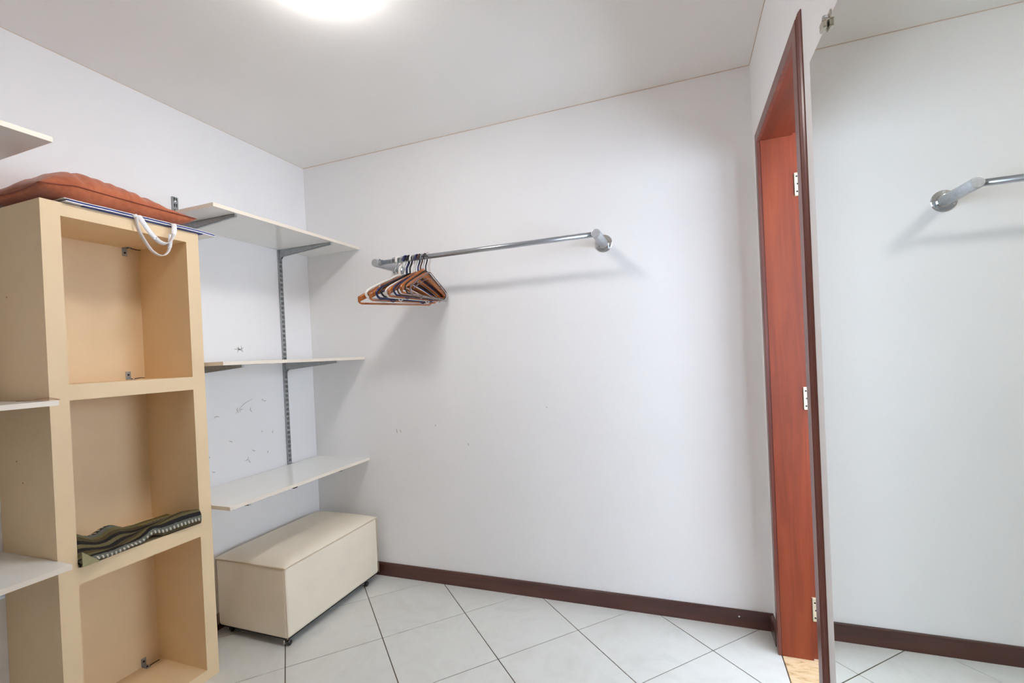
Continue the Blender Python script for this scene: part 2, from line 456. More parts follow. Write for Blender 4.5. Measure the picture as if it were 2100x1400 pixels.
# a few scuffs and pencil marks on the paint
random.seed(3)
def scuff(wall, pts, w, on):
    bm = bmesh.new(); pts = catmull(pts, 4); n = len(pts); rows = []
    nrm = Vector((1, 0, 0)) if on == 'x' else Vector((0, -1, 0))
    for i, p in enumerate(pts):
        t = (pts[min(i + 1, n - 1)] - pts[max(i - 1, 0)]).normalized(); q = nrm.cross(t) * (w / 2) * (0.3 + math.sin(math.pi * i / (n - 1)))
        rows.append((bm.verts.new(p + q), bm.verts.new(p - q)))
    for a, b in zip(rows, rows[1:]): bm.faces.new((a[0], b[0], b[1], a[1]))
    r_ = bmesh.ops.extrude_face_region(bm, geom=list(bm.faces))
    for v in [e for e in r_['geom'] if isinstance(e, bmesh.types.BMVert)]: v.co += nrm * 0.0003
    link('scuff_mark', bm, M['scuff'], wall)
scuff(wl, [(0, -0.55, 1.035), (0, -0.50, 1.08), (0, -0.44, 1.105)], 0.0022, 'x')
for k in range(16):
    y, z = random.uniform(-0.86, -0.30), random.uniform(0.76, 1.1)
    a = random.uniform(0, 6.28); l = random.uniform(0.004, 0.02)
    scuff(wl, [(0, y, z), (0, y + l * math.cos(a), z + l * math.sin(a) * 0.7), (0, y + 1.6 * l * math.cos(a + 0.5), z + 1.6 * l * math.sin(a + 0.5))], 0.003, 'x')
for k in range(5):
    a = 1.2 * k; y, z = -0.52 + 0.006 * k, 1.372
    scuff(wl, [(0, y - 0.02 * math.cos(a), z - 0.02 * math.sin(a)), (0, y, z), (0, y + 0.02 * math.cos(a + 0.3), z + 0.015 * math.sin(a))], 0.003, 'x')
for x, z, l in ((0.60, 0.875, 0.03), (0.625, 0.87, 0.02), (1.06, 0.80, 0.015), (1.52, 1.0, 0.008), (0.86, 0.90, 0.01)):
    scuff(wb, [(x, 0, z), (x + 0.003, 0, z - l * 0.5), (x + 0.006, 0, z - l)], 0.003, 'y')

# ---- doorway
door = bpy.data.objects.new('door_1', None); COL.objects.link(door); door.location = (W, (DOOR_FAR + DOOR_NEAR) / 2, 0)
struct(door, 'doorway with red brown varnished jamb, moulded casing and open leaf hinges')
prof = [(0, 0), (0, 0.0115), (0.0015, 0.013), (0.040, 0.013), (0.0415, 0.0105), (0.0445, 0.0100), (0.046, 0.0082), (0.049, 0.0088), (0.052, 0.0070), (0.055, 0.0040), (0.056, 0.0030), (0.056, 0)]
nodes = [lambda w: (DOOR_FAR + w, 0.0), lambda w: (DOOR_FAR + w, DOOR_TOP + w), lambda w: (DOOR_NEAR - w, DOOR_TOP + w), lambda w: (DOOR_NEAR - w, 0.0)]
for k in range(3):
    bm = bmesh.new(); rows = []
    for nd in (nodes[k], nodes[k + 1]):
        rows.append([bm.verts.new((W - t, nd(w)[0], nd(w)[1])) for w, t in prof])
    n = len(prof)
    for i in range(n): bm.faces.new((rows[0][i], rows[0][(i + 1) % n], rows[1][(i + 1) % n], rows[1][i]))
    bm.faces.new(rows[0]); bm.faces.new(rows[1][::-1])
    link('casing', bm, M['casing'], door)
XR = W + 0.112          # where the rebate begins
# far jamb, head jamb, near jamb (each stepped by the rebate)
boxes('jamb', [((W, DOOR_FAR, 0), (XR, DOOR_FAR + 0.02, DOOR_TOP)), ((XR, DOOR_FAR + 0.012, 0), (W + WT, DOOR_FAR + 0.02, DOOR_TOP + 0.02))], M['jamb'], door)
boxes('head_jamb', [((W, DOOR_NEAR, DOOR_TOP), (XR, DOOR_FAR, DOOR_TOP + 0.02)), ((XR, DOOR_NEAR - 0.012, DOOR_TOP + 0.012), (W + WT, DOOR_FAR + 0.012, DOOR_TOP + 0.02))], M['jambh_shaded'], door)
boxes('jamb', [((W, DOOR_NEAR - 0.02, 0), (XR, DOOR_NEAR, DOOR_TOP)), ((XR, DOOR_NEAR - 0.02, 0), (W + WT, DOOR_NEAR - 0.012, DOOR_TOP + 0.02))], M['jamb'], door)
boxes('stop_bead', [((W + 0.0005, DOOR_FAR - 0.002, 0.001), (W + 0.009, DOOR_FAR, DOOR_TOP))], M['jamb'], door)
boxes('threshold', [((W + 0.0015, DOOR_NEAR - 0.0, -0.02), (W + 0.145, DOOR_FAR + 0.012, -0.0005))], M['marble'], door, 0.001)
for zc in (1.902, 1.050, 0.205):
    bm = bmesh.new()
    box(bm, (XR + 0.002, DOOR_FAR - 0.004, zc - 0.045), (XR + 0.022, DOOR_FAR + 0.012, zc + 0.045), 0.0008)
    tube(bm, [(XR + 0.024, DOOR_FAR - 0.002, zc - 0.045), (XR + 0.024, DOOR_FAR - 0.002, zc + 0.045)], 0.005, 10)
    h = link('hinge', bm, M['brass'], door)
    for dz in (-0.03, 0.0, 0.03):
        bm = bmesh.new(); lathe(bm, [(0.0035, 0), (0.0035, -0.0008)], (XR + 0.010 + (0.003 if dz == 0 else 0), DOOR_FAR - 0.004, zc + dz), 'y', 8)
        link('screw', bm, M['dark'], h)

# ================================================================== CEILING LAMP
lamp = thing('ceiling_lamp', 'round flush ceiling lamp with glowing white opal glass', 'lamp', (LAMP[0], LAMP[1], H))
bm = bmesh.new(); lathe(bm, [(0.143, 0), (0.143, -0.010), (0.141, -0.012), (0.134, -0.012)], (LAMP[0], LAMP[1], H), 'z', 48)
link('base', bm, M['whitep'], lamp)
bm = bmesh.new()
lathe(bm, [(0.134, -0.0125)] + [(0.134 * math.cos(a), -0.0125 - 0.048 * math.sin(a)) for a in [k * math.pi / 2 / 10 for k in range(1, 10)]] + [(0.004, -0.0605)], (LAMP[0], LAMP[1], H), 'z', 48)
link('diffuser', bm, M['lamp'], lamp, True)

# ================================================================== MIRROR
mir = thing('wall_mirror', 'large frameless mirror clipped to the right wall beside the doorway', 'mirror', (W, -1.46, 0.2))
MY0, MY1, MZ0, MZ1 = -1.95, -0.966, 0.20, 1.966
bm = bmesh.new(); box(bm, (W - 0.007, MY0, MZ0), (W - 0.003, MY1, MZ1))
bm.faces.ensure_lookup_table()
for f in bm.faces:
    f.material_index = 0 if abs(f.normal.x) > 0.9 else 1
link('glass', bm, [M['mirror'], M['mirroredge']], mir)
for yy, zc, sg in ((-1.11, MZ1, 1), (-1.80, MZ1, 1), (-1.11, MZ0, -1), (-1.80, MZ0, -1)):
    bm = bmesh.new()
    def zb(a, b): return (zc + sg * a, zc + sg * b) if sg > 0 else (zc + sg * b, zc + sg * a)
    p, q = zb(0.0, 0.024); box(bm, (W - 0.004, yy - 0.013, p), (W - 0.0002, yy + 0.013, q), 0.001)
    p, q = zb(0.0005, 0.006); box(bm, (W - 0.018, yy - 0.013, p), (W - 0.003, yy + 0.013, q), 0.0015, 2)
    p, q = zb(-0.012, 0.006); box(bm, (W - 0.018, yy - 0.013, p), (W - 0.0085, yy + 0.013, q), 0.003, 3)
    cl = link('clip', bm, M['nickel'], mir)
    bm = bmesh.new(); lathe(bm, [(0.0065, -0.004), (0.0065, -0.012), (0.0045, -0.015)], (W, yy, zc + sg * 0.014), 'x', 16)
    link('screw', bm, M['chrome'], cl)

# ================================================================== NICHE COLUMN
CY0, CY1, CX, CT = -1.441, -0.931, 0.310, 1.843
OPN = [(1.247, 1.799), (0.647, 1.195), (0.042, 0.592)]
OY0, OY1, BX = -1.390, -0.982, 0.016
nic = thing('niche_shelving_unit', 'tall cream box unit with three open niches against the left wall', 'shelving', (0.155, (CY0 + CY1) / 2, 0))
boxes('side_panel', [((0.001, CY0, 0.0005), (CX, OY0, CT))], M['cream'], nic)
boxes('side_panel', [((0.001, OY1, 0.0005), (CX, CY1, CT))], M['cream'], nic)
boxes('top_panel', [((0.001, OY0, OPN[0][1]), (CX, OY1, CT))], M['cream'], nic)
boxes('shelf', [((0.001, OY0, OPN[1][1]), (CX, OY1, OPN[0][0]))], M['cream'], nic)
boxes('shelf', [((0.001, OY0, OPN[2][1]), (CX, OY1, OPN[1][0]))], M['cream'], nic)
boxes('bottom_panel', [((0.001, OY0, 0.0005), (CX, OY1, OPN[2][0]))], M['cream'], nic)
for a, b in OPN:
    boxes('back_panel', [((0.001, OY0, a), (BX, OY1, b))], M['cream'], nic)
for k, zc in enumerate((0.905, 0.79)):
    pass
for y_, z_ in ((0.18, 1.545), (0.19, 1.0), (0.22, 0.93)):
    bm = bmesh.new(); lathe(bm, [(0.003, 0), (0.003, -0.0006)], (y_ - 0.08, CY0, z_), 'y', 8)
    link('screw_head', bm, M['bandbrown'], nic)

def angle_bracket(y, z, up, lab):
    """small L bracket fixed to the back panel and to the panel above or below it"""
    s = 1 if up else -1
    bm = bmesh.new()
    box(bm, (BX, y - 0.0095, min(z, z + s * 0.034)), (BX + 0.0016, y + 0.0095, max(z, z + s * 0.034)), 0.0004)
    box(bm, (BX, y - 0.0095, z if up else z - 0.0016), (BX + 0.034, y + 0.0095, z + 0.0016 if up else z), 0.0004)
    o = link('angle_bracket', bm, M['steel'], nic)
    bm = bmesh.new(); lathe(bm, [(0.0042, 0), (0.0042, 0.0012)], (BX + 0.0014, y, z + s * 0.020), 'x', 10)
    tube(bm, [(BX + 0.022, y, z + s * 0.001), (BX + 0.022, y + 0.001, z + s * 0.004)], 0.0035, 8)
    link('screw', bm, M['dark'], o)
    bm = bmesh.new()
    tube(bm, [(BX + 0.026, y + 0.008, z + s * 0.003), (BX + 0.030, y + 0.03, z + s * 0.006), (BX + 0.028, y + 0.045, z + s * 0.004)], 0.0018, 6)
    link('loose_screw', bm, M['dark'], o)
angle_bracket(-1.037, OPN[0][1], False, '')
angle_bracket(-1.046, OPN[0][0], True, '')
angle_bracket(-1.042, OPN[2][0], True, '')

# ================================================================== SHELF RAILS, SHELVES, BRACKETS
def rail(y, z0, z1, label):
    wd, dp = 0.0125, 0.011
    bm = bmesh.new()
    box(bm, (0.0, y - wd, z0), (dp, y - wd + 0.0015, z1))
    box(bm, (0.0, y + wd - 0.0015, z0), (dp, y + wd, z1))
    box(bm, (0.0, y - wd + 0.0015, z0), (0.001, y + wd - 0.0015, z1), mat=1)  # dark sheet standing in for the shade inside the slots
    fx0, fx1 = dp - 0.0015, dp
    box(bm, (fx0, y - wd + 0.0015, z0), (fx1, y - 0.0072, z1))
    box(bm, (fx0, y - 0.0022, z0), (fx1, y + 0.0022, z1))
    box(bm, (fx0, y + 0.0072, z0), (fx1, y + wd - 0.0015, z1))
    z = z0
    while z < z1:
        e = min(z + 0.011, z1)
        box(bm, (fx0, y - 0.0072, z), (fx1, y - 0.0022, e)); box(bm, (fx0, y + 0.0022, z), (fx1, y + 0.0072, e))
        z += 0.027
    o = link('shelf_rail', bm, [M['steel'], M['dark']])
    tag(o, label, 'rail', 'slotted shelf rails on the left wall')
    for zz in (z0 + 0.06, (z0 + z1) / 2 + 0.1, z1 - 0.02):
        bm = bmesh.new(); lathe(bm, [(0.0052, 0), (0.0045, 0.0015), (0.002, 0.0022)], (dp, y, zz), 'x', 12)
        link('screw', bm, M['chrome'], o)
    return o
rail(-0.2225, 0.62, 1.949, 'slotted steel rail on the left wall nearest the room corner')
rail(-0.812, 0.62, 2.082, 'slotted steel rail hidden behind the cream box unit, tip showing above the cushion')
rail(-1.600, 0.62, 2.06, 'slotted steel rail at the left edge of the photo, nearest the camera')

def bracket_bm(y, z, L=0.385, hh=0.052):
    bm = bmesh.new()
    def side(yy, t):
        prism(bm, [(0.011, yy, z - 0.0005), (0.011, yy, z - hh), (0.018, yy, z - hh), (0.030, yy, z - hh + 0.012), (L, yy, z - 0.012), (L, yy, z - 0.0005)], (0, t, 0))
    side(y - 0.0060, 0.0014); side(y + 0.0046, 0.0014)
    prism(bm, [(0.011, y - 0.006, z - 0.0018), (L, y - 0.006, z - 0.0018), (L, y - 0.006, z - 0.0005), (0.011, y - 0.006, z - 0.0005)], (0, 0.012, 0))
    # closed lower edge of the folded sheet
    prism(bm, [(0.030, y - 0.006, z - hh + 0.012), (0.030, y - 0.006, z - hh + 0.0135), (L, y - 0.006, z - 0.0105), (L, y - 0.006, z - 0.012)], (0, 0.012, 0))
    # hooks into the rail and an upturned tip
    box(bm, (0.004, y - 0.0055, z - hh - 0.018), (0.018, y - 0.0035, z - hh + 0.012))
    box(bm, (L - 0.001, y - 0.006, z - 0.012), (L + 0.0012, y + 0.006, z + 0.004))
    return bm

def shelf(y0, y1, z, xf, ys, label, grp, clipy=None, peel=False):
    """z = underside"""
    t = 0.0155
    s = thing('wall_shelf', label, 'shelf', (xf / 2, (y0 + y1) / 2, z), grp)
    boxes('board', [((0.0125, y0 + 0.0006, z), (xf - 0.0008, y1 - 0.0005, z + t))], M['white'], s)
    boxes('edge_band', [((xf - 0.0008, y0, z), (xf, y1 - 0.0005, z + t))], M['band'], s)
    boxes('end_band', [((0.0125, y0, z), (xf - 0.0008, y0 + 0.0006, z + t))], M['band'] if not peel else M['white'], s)
    for y in ys:
        link('bracket', bracket_bm(y, z), M['steel'], s)
    if clipy is not None:
        boxes('clip', [((xf - 0.03, clipy - 0.014, z - 0.008), (xf - 0.006, clipy + 0.012, z))], M['dark'], s, 0.002)
    return s
SH = 0.400
g1 = 'white shelves right of the cream box unit'; g2 = 'white shelves left of the cream box unit'
YB = (-0.812, -0.2225)
shelf(-0.926, -0.0005, 1.9485, SH, YB, 'top white shelf in the room corner, right of the rust cushion', g1)
shelf(-0.916, -0.0005, 1.2885, SH, YB, 'middle white shelf in the room corner, seen edge on at eye height', g1)
shelf(-0.917, -0.0005, 0.6820, SH, YB, 'lowest white shelf in the room corner, just above the cream bench', g1, clipy=-0.56)
shelf(-2.30, CY0 - 0.0015, 1.9975, SH, (-1.600,), 'white shelf at the left edge of the photo, above the cushion', g2)
sb = shelf(-2.30, CY0 - 0.0050, 1.1860, 0.372, (-1.600,), 'white shelf at left edge, halfway up the box unit, with a peeling brown edge strip', g2, peel=True)
shelf(-2.30, CY0 - 0.0015, 0.6760, 0.391, (-1.600,), 'lowest white shelf at the left edge of the photo', g2)
# peeling edge strip on the middle left shelf
bm = bmesh.new()
pts = catmull([(0.16, CY0 - 0.012, 1.2022), (0.25, CY0 - 0.016, 1.2045), (0.33, CY0 - 0.018, 1.2105), (0.362, CY0 - 0.012, 1.2085), (0.374, CY0 - 0.004, 1.2035)], 6)
tube(bm, pts, 0.0035, 6, ry=0.0008)
pts = catmull([(0.20, CY0 - 0.030, 1.2022), (0.29, CY0 - 0.03, 1.2055), (0.345, CY0 - 0.022, 1.2075), (0.372, CY0 - 0.008, 1.2035)], 6)
tube(bm, pts, 0.0030, 6, ry=0.0008)
tag(link('peeled_strip', bm, M['bandbrown'], sb), 'curled brown edge strip')
# left rail upper brackets for the shelves reach further along the wall: a second rail behind the camera's left
rail(-2.10, 0.62, 2.06, 'slotted steel rail farthest from the room corner')
for z in (1.9975, 1.1860, 0.6760):
    s = [o for o in bpy.data.objects if o.name.startswith('wall_shelf') and abs(o.location.z - z) < 1e-4 and o.location.y < -1.4][0]
    link('bracket', bracket_bm(-2.10, z, 0.36), M['steel'], s)

# ================================================================== CLOTHES ROD
RX0, RX1, RY, RZ = 0.668, 1.852, -0.205, 1.803
rod = thing('clothes_rod', 'grey steel clothes rod on two round arms fixed to the back wall', 'rail', ((RX0 + RX1) / 2, 0, RZ))
bm = bmesh.new(); tube(bm, [(RX0, RY + 0.0, RZ), (RX1, RY, RZ)], 0.0125, 20); link('tube', bm, M['alu'], rod, True)
for x in (RX0, RX1):
    bm = bmesh.new()
    lathe(bm, [(0.021, -0.006), (0.021, RY - 0.018), (0.020, RY - 0.0205), (0.018, RY - 0.021)], (x, 0, RZ), 'y', 28)
    a = link('arm', bm, M['greyarm'], rod, False)
    for p in a.data.polygons: p.use_smooth = abs(p.normal.y) < 0.5
    bm = bmesh.new()
    lathe(bm, [(0.043, 0), (0.043, -0.003), (0.040, -0.005), (0.027, -0.0055), (0.025, -0.013), (0.0215, -0.0135)], (x, 0, RZ), 'y', 32)
    fl = link('flange', bm, M['chrome'], rod)
    for k in range(3):
        an = R(90 + 120 * k)
        bm = bmesh.new(); lathe(bm, [(0.0048, -0.005), (0.004, -0.008)], (x + 0.034 * math.cos(an), 0, RZ + 0.034 * math.sin(an)), 'y', 10)
        link('screw', bm, M['steel'], fl)
for s, x in ((1, RX0),):
    bm = bmesh.new(); tube(bm, [(x + s * 0.019, RY, RZ), (x + s * 0.036, RY, RZ)], 0.0155, 18)
    tube(bm, [(x + s * 0.030, RY - 0.012, RZ + 0.010), (x + s * 0.030, RY - 0.018, RZ + 0.015)], 0.004, 8)
    link('collar', bm, M['steel'], rod)

# ================================================================== HANGERS
def hanger(x, th, kind, mat, label, wd=0.40, drop=0.0, group='hangers on the clothes rod', thick=1.0):
    """local frame: u along the hanger (towards the camera is -), z up"""
    c, s = math.cos(R(th)), math.sin(R(th))
    ctr = Vector((x, RY, 0))
    def P(u, z, n=0.0):      # u>0 towards the back wall
        return ctr + Vector((s * u + c * n, c * u - s * n, RZ + z))
    t = thing('hanger', label, 'hanger', (x, RY, RZ + 0.0125), group)
    rh = 0.0148 + 0.002
    hz = -0.078 + drop
    hook = [P(-rh * 1.05, -0.012)] + [P(-rh * math.cos(a), rh * math.sin(a)) for a in [k * math.pi / 8 for k in range(0, 9)]] + [P(rh * 0.95, -0.016), P(rh * 0.35, -0.036), P(0.0, -0.050), P(0, hz)]
    hook = catmull(hook, 3)
    hw = wd / 2
    if kind == 'wood':
        bm = bmesh.new(); tube(bm, hook, 0.0019, 8); link('hook', bm, M['steel'] if mat != 'blackp' else M['blackp'], t, True)
        bm = bmesh.new(); rings = []
        N = 24
        for i in range(N + 1):
            u = -hw + wd * i / N; k = abs(u) / hw
            zc = hz - 0.004 - 0.098 * k ** 1.15
            hh = (0.024 * (1 - 0.40 * k)); tn = 0.0065
            off = 0.0
            rings.append([bm.verts.new(P(u, zc + hh * a, tn * b + off)) for a, b in ((1, -0.5), (1, 0.5), (0.5, 1), (-0.5, 1), (-1, 0.5), (-1, -0.5), (-0.5, -1), (0.5, -1))])
        for A, B in zip(rings, rings[1:]):
            for k in range(8): bm.faces.new((A[k], A[(k + 1) % 8], B[(k + 1) % 8], B[k]))
        bm.faces.new(rings[0]); bm.faces.new(rings[-1])
        link('shoulder_bar', bm, M[mat], t, True)
        bm = bmesh.new()
        zb = hz - 0.122
        tube(bm, [P(-hw * 0.96, hz - 0.100), P(-hw * 0.96, zb + 0.004), P(-hw * 0.92, zb)] + [P(-hw * 0.92 + hw * 1.84 * k / 6, zb) for k in range(1, 7)] + [P(hw * 0.96, zb + 0.004), P(hw * 0.96, hz - 0.100)], 0.0052, 8)
        link('trouser_bar', bm, M[mat], t, True)
    else:
        r = 0.0036 * thick
        bm = bmesh.new(); tube(bm, hook, r * 0.95, 8); link('hook', bm, M[mat], t, True)
        zb = hz - 0.130
        loop = [P(0, hz), P(hw * 0.30, hz - 0.024), P(hw * 0.72, hz - 0.062), P(hw * 0.95, hz - 0.088), P(hw, hz - 0.108), P(hw * 0.93, zb + 0.004), P(hw * 0.8, zb),
                P(0, zb), P(-hw * 0.8, zb), P(-hw * 0.93, zb + 0.004), P(-hw, hz - 0.108), P(-hw * 0.95, hz - 0.088), P(-hw * 0.72, hz - 0.062), P(-hw * 0.30, hz - 0.024)]
        bm = bmesh.new(); tube(bm, catmull(loop, 5, True), r, 8, closed=True, up=Vector((s * 0 + c, -s, 0))); link('frame', bm, M[mat], t, True)
        if thick > 1.2:
            # moulded hanger: second inner bar and clip loops
            bm = bmesh.new()
            tube(bm, catmull([P(-hw * 0.9, hz - 0.104), P(-hw * 0.6, hz - 0.074), P(-hw * 0.28, hz - 0.046), P(0, hz - 0.030), P(hw * 0.28, hz - 0.046), P(hw * 0.6, hz - 0.074), P(hw * 0.9, hz - 0.104)], 5), r * 0.6, 8)
            for sg in (-1, 1):
                tube(bm, [P(sg * hw * 0.62, hz - 0.054), P(sg * hw * 0.60, hz - 0.074)], r * 0.6, 6)
                cc = (sg * hw * 0.5, zb - 0.004)
                tube(bm, [P(cc[0] + 0.012 * math.cos(a), cc[1] + 0.010 * math.sin(a)) for a in [k * math.pi / 5 for k in range(10)]], r * 0.55, 6, closed=True)
            link('inner_bar', bm, M[mat], t, True)
    return t

HG = [  # x, angle, kind, material, label, width, drop, thickness
    (0.780, 37, 'wood', 'amber', 'amber wooden hanger at the left end of the row, longest arm towards the shelves', 0.40, -0.030, 1),
    (0.808, 33, 'tube', 'whitep', 'thick white plastic hanger in front of the leftmost wooden one', 0.37, -0.002, 1.9),
    (0.833, 29, 'wood', 'amber', 'amber wooden hanger just right of the thick white one', 0.39, -0.020, 1),
    (0.852, 25, 'tube', 'navyp', 'navy blue plastic hanger with its hook beside the wide white hook', 0.36, -0.006, 1.7),
    (0.872, 21, 'tube', 'blackp', 'black plastic hanger in the middle of the row', 0.36, 0.0, 1.3),
    (0.890, 17.5, 'tube', 'whitep', 'thinner white plastic hanger in the middle of the row', 0.36, -0.006, 1.3),
    (0.905, 14, 'wood', 'amber', 'amber wooden hanger in the middle right of the row', 0.38, -0.012, 1),
    (0.921, 11, 'tube', 'navyp', 'second navy blue plastic hanger, towards the right of the row', 0.36, 0.0, 1.3),
    (0.936, 8.5, 'tube', 'bronzep', 'dark brown plastic hanger towards the right of the row', 0.36, 0.0, 1.1),
    (0.951, 6, 'wood', 'amber', 'rightmost amber wooden hanger', 0.37, 0.0, 1),
    (0.967, 3, 'tube', 'blackp', 'slim black hanger, second from the right end of the row', 0.37, 0.004, 1.0),
    (0.986, 0, 'tube', 'clearp', 'clear plastic hanger at the right end of the row', 0.37, -0.006, 1.3),
]
for x, th, kind, mat, lab, wd, drop, tk in HG:
    hanger(x, th, kind, mat, lab, wd, drop, thick=tk)

# ================================================================== BENCH
BX0, BX1, BY0, BY1, BZ0, BZ1 = 0.034, 0.472, -0.725, -0.052, 0.036, 0.362
bench = thing('storage_bench', 'long cream leatherette bench on small casters under the lowest corner shelf', 'bench', ((BX0 + BX1) / 2, (BY0 + BY1) / 2, 0))
bm = bmesh.new(); box(bm, (BX0, BY0, BZ0), (BX1, BY1, BZ1), 0.018, 4)
link('body', bm, M['leather'], bench)
bm = bmesh.new()
NX, NY = 22, 34
def topz(a, b):
    fa = min(a, 1 - a) * (BX1 - BX0); fb = min(b, 1 - b) * (BY1 - BY0)
    e = lambda d: 1 - math.exp(-d / 0.028)
    return BZ1 + 0.001 + 0.026 * e(fa) * e(fb) + 0.0015 * pnoise(Vector((a * 3, b * 5, 1.3)))
gr = [[bm.verts.new((BX0 + (BX1 - BX0) * (0.5 - 0.5 * math.cos(math.pi * i / NX)), BY0 + (BY1 - BY0) * (0.5 - 0.5 * math.cos(math.pi * j / NY)),
       topz(0.5 - 0.5 * math.cos(math.pi * i / NX), 0.5 - 0.5 * math.cos(math.pi * j / NY)))) for j in range(NY + 1)] for i in range(NX + 1)]
for i in range(NX):
    for j in range(NY): bm.faces.new((gr[i][j], gr[i + 1][j], gr[i + 1][j + 1], gr[i][j + 1]))
r = bmesh.ops.extrude_face_region(bm, geom=list(bm.faces))
for v in [e for e in r['geom'] if isinstance(e, bmesh.types.BMVert)]: v.co.z = BZ1 - 0.004 if (v.co.x - BX0) < 1e-5 or (BX1 - v.co.x) < 1e-5 or (v.co.y - BY0) < 1e-5 or (BY1 - v.co.y) < 1e-5 else BZ1 - 0.004
link('cushion_top', bm, M['leather'], bench, True)
def rect_loop(x0, x1, y0, y1, z, r=0.008):
    pts = []
    for cx, cy, a0 in ((x1 - r, y1 - r, 0), (x0 + r, y1 - r, 90), (x0 + r, y0 + r, 180), (x1 - r, y0 + r, 270)):
        for k in range(5): a = R(a0 + 22.5 * k); pts.append((cx + r * math.cos(a), cy + r * math.sin(a), z))
    return pts
bm = bmesh.new(); tube(bm, rect_loop(BX0 - 0.0005, BX1 + 0.0005, BY0 - 0.0005, BY1 + 0.0005, BZ1 - 0.004), 0.0022, 6, closed=True)
for cx, cy in ((BX1 - 0.002, BY0 + 0.002), (BX0 + 0.002, BY0 + 0.002), (BX1 - 0.002, BY1 - 0.002)):
    tube(bm, [(cx, cy, BZ0 + 0.004), (cx, cy, BZ1 - 0.004)], 0.0020, 6)
link('seam', bm, M['seam'], bench, True)
boxes('underside', [((BX0 + 0.01, BY0 + 0.01, BZ0 - 0.004), (BX1 - 0.01, BY1 - 0.01, BZ0 + 0.002))], M['dark'], bench)
for cx, cy in ((BX1 - 0.025, BY0 + 0.022), (BX1 - 0.025, BY1 - 0.10), (BX0 + 0.05, BY0 + 0.03), (BX0 + 0.05, BY1 - 0.06)):
    bm = bmesh.new(); box(bm, (cx - 0.006, cy - 0.012, 0.018), (cx + 0.006, cy + 0.012, BZ0 - 0.003), 0.002)
    cst = link('caster', bm, M['blackp'], bench)
    for dx in (-0.0105, 0.0105):
        bm = bmesh.new(); lathe(bm, [(0.006, -0.0045), (0.0125, -0.004), (0.0135, 0), (0.0125, 0.004), (0.006, 0.0045)], (cx + dx, cy, 0.0137), 'x', 16)
        link('wheel', bm, M['chrome'] if dx < 0 else M['blackp'], cst, True)

# ================================================================== BLUE AND WHITE FLAT BAG
bag = thing('tote_bag', 'flat folded blue and white tote bag under the cushion, white handles hanging down', 'bag', (0.19, -1.12, CT))
def sheet(name, x0, x1, y0, y1, z0, z1, mat, seed):
    bm = bmesh.new(); nx, ny = 6, 26
    rows = []
    for i in range(nx + 1):
        row = []
        for j in range(ny + 1):
            x = x0 + (x1 - x0) * i / nx; y = y0 + (y1 - y0) * j / ny
            x += 0.003 * pnoise(Vector((y * 9, seed, 0))) * (i / nx)
            dz = 0.0012 * pnoise(Vector((x * 8, y * 10, seed)))
            over = max(0, y + 0.93); dz -= 0.05 * over
            row.append(bm.verts.new((x, y, z0 + dz + 0.0013)))
        rows.append(row)
    for i in range(nx):
        for j in range(ny): bm.faces.new((rows[i][j], rows[i + 1][j], rows[i + 1][j + 1], rows[i][j + 1]))
    r = bmesh.ops.extrude_face_region(bm, geom=list(bm.faces))
    for v in [e for e in r['geom'] if isinstance(e, bmesh.types.BMVert)]: v.co.z += z1 - z0
    return link(name, bm, mat, bag)
sheet('lower_layer', 0.05, 0.318, -1.330, -0.915, CT + 0.0002, CT + 0.0024, M['blue'], 1)
sheet('lining', 0.05, 0.324, -1.380, -0.862, CT + 0.0030, CT + 0.0058, M['canvas'], 2)
sheet('panel', 0.05, 0.322, -1.375, -0.866, CT + 0.0062, CT + 0.0106, M['blue'], 2)
sheet('upper_layer', 0.05, 0.325, -1.385, -0.862, CT + 0.0110, CT + 0.0130, M['canvas'], 2)
def ribbon(pts, w, th, mat, wdir):
    bm = bmesh.new(); pts = catmull(pts, 6); rows = []
    n = len(pts)
    for i, p in enumerate(pts):
        t = (pts[min(i + 1, n - 1)] - pts[max(i - 1, 0)]).normalized()
        d = Vector(wdir(i / (n - 1))).normalized(); d = (d - t * d.dot(t)).normalized(); q = t.cross(d)
        rows.append([bm.verts.new(p + d * a * w / 2 + q * b * th / 2) for a, b in ((-1, -1), (1, -1), (1, 1), (-1, 1))])
    for A, B in zip(rows, rows[1:]):
        for k in range(4): bm.faces.new((A[k], A[(k + 1) % 4], B[(k + 1) % 4], B[k]))
    bm.faces.new(rows[0]); bm.faces.new(rows[-1])
    return link('handle', bm, mat, bag, True)
hz = CT + 0.0145
ribbon([(0.27, -1.178, hz), (0.318, -1.178, hz), (0.331, -1.178, 1.845), (0.334, -1.170, 1.795), (0.336, -1.135, 1.735), (0.337, -1.100, 1.718), (0.336, -1.075, 1.735), (0.335, -1.064, 1.765), (0.334, -1.058, 1.81)], 0.014, 0.0016, M['canvas'],
       lambda t: (0.3 + 1.0 * math.sin(math.pi * t), 1.0 if t < 0.25 or t > 0.85 else 0.25, 0.35 * (1 - t)))
ribbon([(0.27, -1.170, hz), (0.320, -1.168, hz), (0.334, -1.165, 1.845), (0.342, -1.140, 1.80), (0.346, -1.108, 1.768), (0.347, -1.080, 1.768), (0.344, -1.056, 1.80), (0.337, -1.045, 1.845), (0.320, -1.043, hz), (0.27, -1.043, hz)], 0.017, 0.0016, M['canvas'],
       lambda t: (0.35, 1.0, 0.1) if t < 0.4 or t > 0.7 else (0.9, 0.5, 0.6))

